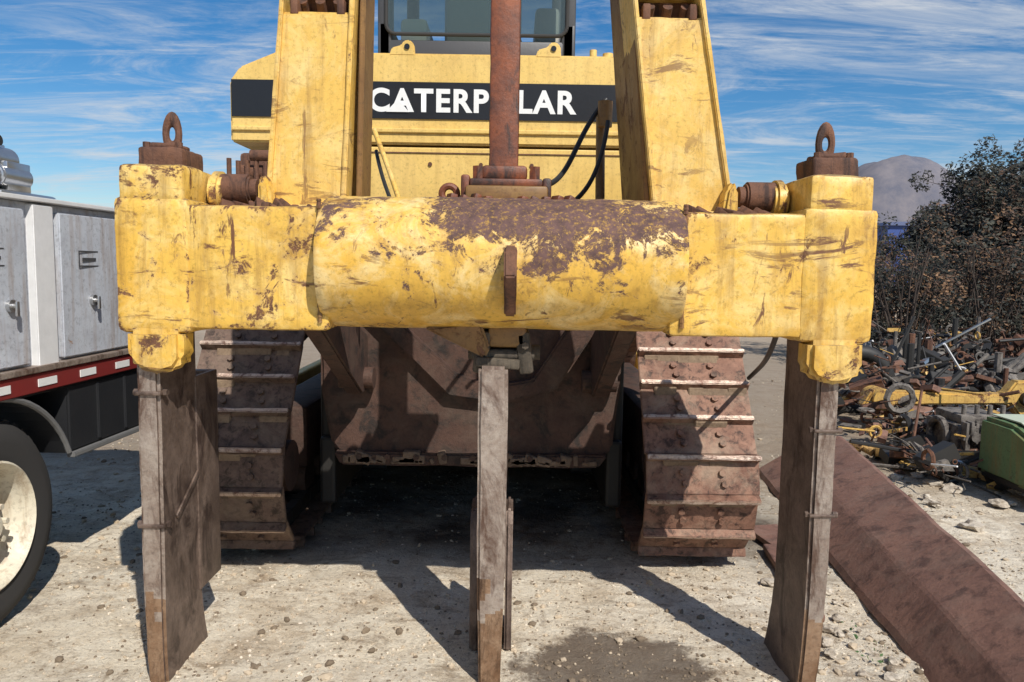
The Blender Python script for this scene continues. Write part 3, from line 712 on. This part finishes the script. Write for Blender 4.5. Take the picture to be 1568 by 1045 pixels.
for i in range(20000):
    y=2.2+random.random()**1.7*9; x=random.uniform(-.75*y,.85*y); 
    dens=noise.noise(Vector((x*.8,y*.8,3)))+(.4 if x>.2 and y<4.5 else 0)
    if dens<-.05 and random.random()<.75: continue
    s=random.uniform(.003,.009) if random.random()<.94 else random.uniform(.009,.024)
    base=len(vs); sc=Vector((random.uniform(.6,1.4),random.uniform(.6,1.2),random.uniform(.4,.8))); Rz=Euler((0,0,random.random()*6)).to_matrix()
    cpt=Vector((x,y,gz(x,y)+s*.2))
    for v in iv:
        q=Vector((v.x*sc.x,v.y*sc.y,v.z*sc.z))*random.uniform(.75,1.2); q=Rz@q; vs.append(tuple(cpt+q*s))
    k=random.choice((0,0,0,1,2,2))
    if s>.012: k=random.choice((0,2))
    if (x-.42)**2+(y-2.8)**2<.2: k=2 if random.random()<.85 else 0  # mostly dark stones inside the painted shadow patch
    for f in ifc: fs.append([base+a for a in f]); mi.append(k)
me=bpy.data.meshes.new('gravel'); me.from_pydata(vs,[],fs)
for cc,nmn in (((.52,.42,.30),'stone_tan'),((.70,.61,.48),'stone_pale'),((.20,.15,.10),'stone_dark')): me.materials.append(plain(nmn,cc,.9))
me.polygons.foreach_set('material_index',mi)
o=bpy.data.objects.new('gravel',me); C.objects.link(o)
bm=bmesh.new()
for i in range(60):
    x=random.uniform(2.75,4.4); y=random.uniform(3.9,6.2); s=random.uniform(.02,.07)
    if i>33: x=random.uniform(1.28,1.6); y=random.uniform(2.8,3.9); s*=.5
    t=bmesh.new(); bmesh.ops.create_icosphere(t,subdivisions=2,radius=s)
    off=Vector((i*3.1,0,0))
    for v in t.verts: v.co=v.co*(1+.75*noise.noise(v.co/s*1.2+off)); v.co.z*=.5; v.co+=Vector((x,y,s*.2))
    merge(bm,t)
mk('rubble',bm,rust('rubble_concrete',(.38,.32,.25),(.62,.55,.45),(.22,.17,.12),streak=False),None)

# ================================================================ VEGETATION
def leafmesh(name,clumps,nleaf,size,mats,limbs=[],trunkmat=None,squash=1,gap=-.18):
    vs=[];fs=[];mi=[]
    for (c,r,k) in clumps:
        for i in range(int(nleaf*r*r)):
            while True:
                d=Vector((random.uniform(-1,1),random.uniform(-1,1),random.uniform(-1,1)))
                if .05<d.length<1: break
            d=d.normalized()*d.length**.45
            p=Vector(c)+Vector((d.x,d.y,d.z*squash))*r*(1+.3*noise.noise(Vector(c)+d*2.2))
            if noise.noise(p*2.6)<gap or p.z<0: continue
            s=size*random.uniform(.5,1.4); u=Vector((random.gauss(0,1),random.gauss(0,1),random.gauss(0,1))).normalized(); w=u.orthogonal().normalized()*s*.5; u=u*s
            b0=len(vs); vs+= [tuple(p-u),tuple(p+w),tuple(p+u),tuple(p-w)]; fs.append((b0,b0+1,b0+2,b0+3)); mi.append(random.choice(k))
    nl=len(mats)
    bm=bmesh.new()
    for (a,b_,r1,r2) in limbs: addcyl(bm,a,b_,r1,r2,seg=6,mi=nl)
    vv={}
    for v in bm.verts: vv[v]=len(vs); vs.append(tuple(v.co))
    for f in bm.faces: fs.append([vv[v] for v in f.verts]); mi.append(nl)
    bm.free()
    me=bpy.data.meshes.new(name); me.from_pydata(vs,[],fs)
    for x in mats: me.materials.append(x)
    me.materials.append(trunkmat); me.polygons.foreach_set('material_index',mi)
    o=bpy.data.objects.new(name,me); C.objects.link(o); return o
def leafm(nm,c):
    m,nt,b=newmat(nm); n=N(nt); n.link(n.mix(n.rng(n.noise(1.5,4),.3,.7),c,tuple(x*.5 for x in c)),b.inputs['Base Color']); b.inputs['Roughness'].default_value=.7; return m
G=[leafm('leaf_dark',(.024,.026,.017)),leafm('leaf_mid',(.055,.052,.032)),leafm('leaf_brown',(.11,.06,.034)),leafm('leaf_tan',(.24,.13,.06))]
bark=rust('bark',(.05,.035,.028),(.09,.065,.05))
def tree(name,x,y,h,w,k):
    limbs=[((x,y,0),(x+.1,y,h*.4),.16,.11)]; cl=[]
    for i in range(24):
        a=random.uniform(0,6.28); rr=w*random.uniform(.15,.85); z=h*random.uniform(.25,.88); p=Vector((x+rr*math.cos(a),y+rr*math.sin(a),z))
        st=Vector((x+.1,y,h*random.uniform(.2,.42))); mid=st.lerp(p,.5)+Vector((0,0,-.1)); limbs+=[(st,mid,.07,.045),(mid,p,.045,.015)]
        cl.append((p,w*random.uniform(.20,.38),k))
        for q in range(5):
            e=p+Vector((random.uniform(-1,1),random.uniform(-1,1),random.uniform(-.2,1)))*w*.42; limbs.append((p,e,.015,.004)); cl.append((e,w*.14,k))
    return leafmesh(name,cl,2900,.05,G,limbs,bark,gap=-.27)
tree('oak_tree',10.9,16,4.1,1.9,[0,0,1,2]); tree('oak_tree.001',13.6,17,4.8,2.4,[0,0,1,2]); tree('oak_tree.002',12.4,19,4.6,2.1,[0,1,0]); tree('oak_tree.003',10.1,18,3.2,1.5,[0,1,2])
limbs=[];cl=[]
for i in range(100):
    x=random.uniform(6.0,13.0); y=12.4+random.uniform(-.6,2.4)+(x-6)*.15; h=random.uniform(1.5,2.6)
    for q in range(8):
        e=Vector((x+random.uniform(-.7,.7),y+random.uniform(-.5,.5),h*random.uniform(.25,1.0))); m_=Vector((x,y,0)).lerp(e,.55)+Vector((random.uniform(-.1,.1),0,.1))
        limbs+=[((x,y,0),m_,.018,.012),(m_,e,.012,.004)]
        if random.random()<.85: cl.append((e,random.uniform(.12,.34),random.choice(([2,0,3],[0,2],[0,1,0],[2,0,0],[2,3],[0]))))
leafmesh('bushes',cl,2200,.035,G,limbs,bark,gap=-.22)
cl=[((1.42+.04*i,2.98+.10*(i%3),.03),.05,[0]) for i in range(4)]
leafmesh('weeds',cl,9000,.010,[leafm('weed_green',(.07,.15,.035))],[],bark)

# ================================================================ DISTANCE
vs=[];fs=[]; nxh,nyh=110,20
for j in range(nyh+1):
    for i in range(nxh+1):
        x=130+i*1.8; y=380+j*6; u=(x-214)/46; 
        yy=math.exp(-((y-440)/45)**4)
        hh=54*math.exp(-abs(u)**3.2)*yy+14*math.exp(-((x-250)/80)**2)*yy
        p=Vector((x*.03,y*.03,0)); hh*=1+.06*noise.fractal(p,1,2,5); vs.append((x,y,hh-.3))
for j in range(nyh):
    for i in range(nxh): a=j*(nxh+1)+i; fs.append((a,a+1,a+nxh+2,a+nxh+1))
me=bpy.data.meshes.new('hill'); me.from_pydata(vs,[],fs)
for p in me.polygons: p.use_smooth=True
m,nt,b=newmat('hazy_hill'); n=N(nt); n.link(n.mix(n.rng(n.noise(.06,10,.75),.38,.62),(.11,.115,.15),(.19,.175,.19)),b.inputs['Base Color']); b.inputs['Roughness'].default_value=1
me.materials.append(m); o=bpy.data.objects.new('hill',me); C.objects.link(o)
SH=empty('blue_shed'); bm=bmesh.new(); addbox(bm,34.5,37.4,70,75,0,6.0); mk('walls',bm,plain('shed_blue',(.03,.07,.26)),SH)
bm=bmesh.new(); addprism(bm,[(34.2,6.0),(37.7,6.0),(37.5,6.4),(34.4,6.3)],'y',69.7,75.3); mk('roof',bm,plain('shed_roof',(.10,.13,.25)),SH)

# ================================================================ LIGHT / SKY / CAMERA
az,el=math.radians(29),math.radians(46)
sd=Vector((math.sin(az)*math.cos(el),-math.cos(az)*math.cos(el),math.sin(el)))
L=bpy.data.lights.new('sun','SUN'); L.energy=5.0; L.angle=math.radians(.5); L.color=(1,.95,.87)
lo=bpy.data.objects.new('sun',L); C.objects.link(lo); lo.rotation_euler=sd.to_track_quat('Z','Y').to_euler()
w=bpy.data.worlds.new('World'); S.world=w; w.use_nodes=True; nt=w.node_tree; nt.nodes.clear(); n=N(nt)
out=nt.nodes.new('ShaderNodeOutputWorld'); bg=nt.nodes.new('ShaderNodeBackground'); nt.links.new(bg.outputs[0],out.inputs[0])
sky=nt.nodes.new('ShaderNodeTexSky'); sky.sky_type='NISHITA'; sky.sun_disc=False; sky.sun_elevation=el; sky.sun_rotation=math.radians(151); sky.dust_density=.2; sky.ozone_density=4; sky.air_density=1.0
hs=nt.nodes.new('ShaderNodeHueSaturation'); hs.inputs['Saturation'].default_value=1.34; hs.inputs['Value'].default_value=1.22; nt.links.new(sky.outputs[0],hs.inputs['Color'])
d=n.sep(n.tc.outputs['Generated']); zz=n.math('ADD',n.math('MAXIMUM',d[2],0.0),.09)
cb=nt.nodes.new('ShaderNodeCombineXYZ'); n.link(n.math('DIVIDE',d[0],zz),cb.inputs[0]); n.link(n.math('DIVIDE',d[1],zz),cb.inputs[1])
mp=n.mapping((.6,1.5,1),(0,0,.35),src=cb.outputs[0])
c1=n.noise(1.5,14,.70,.9,src=mp); c2=n.noise(.55,4,.5,.2,src=mp)
c3=n.noise(1,14,.72,.6,src=n.mapping((1.6,7,1),(0,0,.5),src=cb.outputs[0]))
cm=n.math('MULTIPLY',n.rng(c1,.42,.67,0,1,True),n.rng(c2,.34,.54,.2,1,True))
cm=n.math('ADD',n.math('MULTIPLY',cm,.75),n.math('MULTIPLY',n.rng(c3,.48,.74,0,.55,True),n.rng(c2,.3,.5,.4,1)))
n.link(n.mix(n.math('MINIMUM',n.math('MULTIPLY',cm,.9),.85),hs.outputs[0],(7.6,8.0,8.5)),bg.inputs[0]); bg.inputs[1].default_value=.085
cam=bpy.data.cameras.new('camera'); co=bpy.data.objects.new('camera',cam); C.objects.link(co); S.camera=co
cam.sensor_width=36; cam.lens=36*1150/1568; cam.clip_end=5000; cam.clip_start=.05
co.location=(0,0,1.6)
co.rotation_euler=(Euler((math.radians(90-5.59),0,0)).to_matrix()@Euler((0,0,math.radians(.9))).to_matrix()).to_euler()
S.view_settings.view_transform='Standard'; S.view_settings.look='None'; S.view_settings.exposure=0
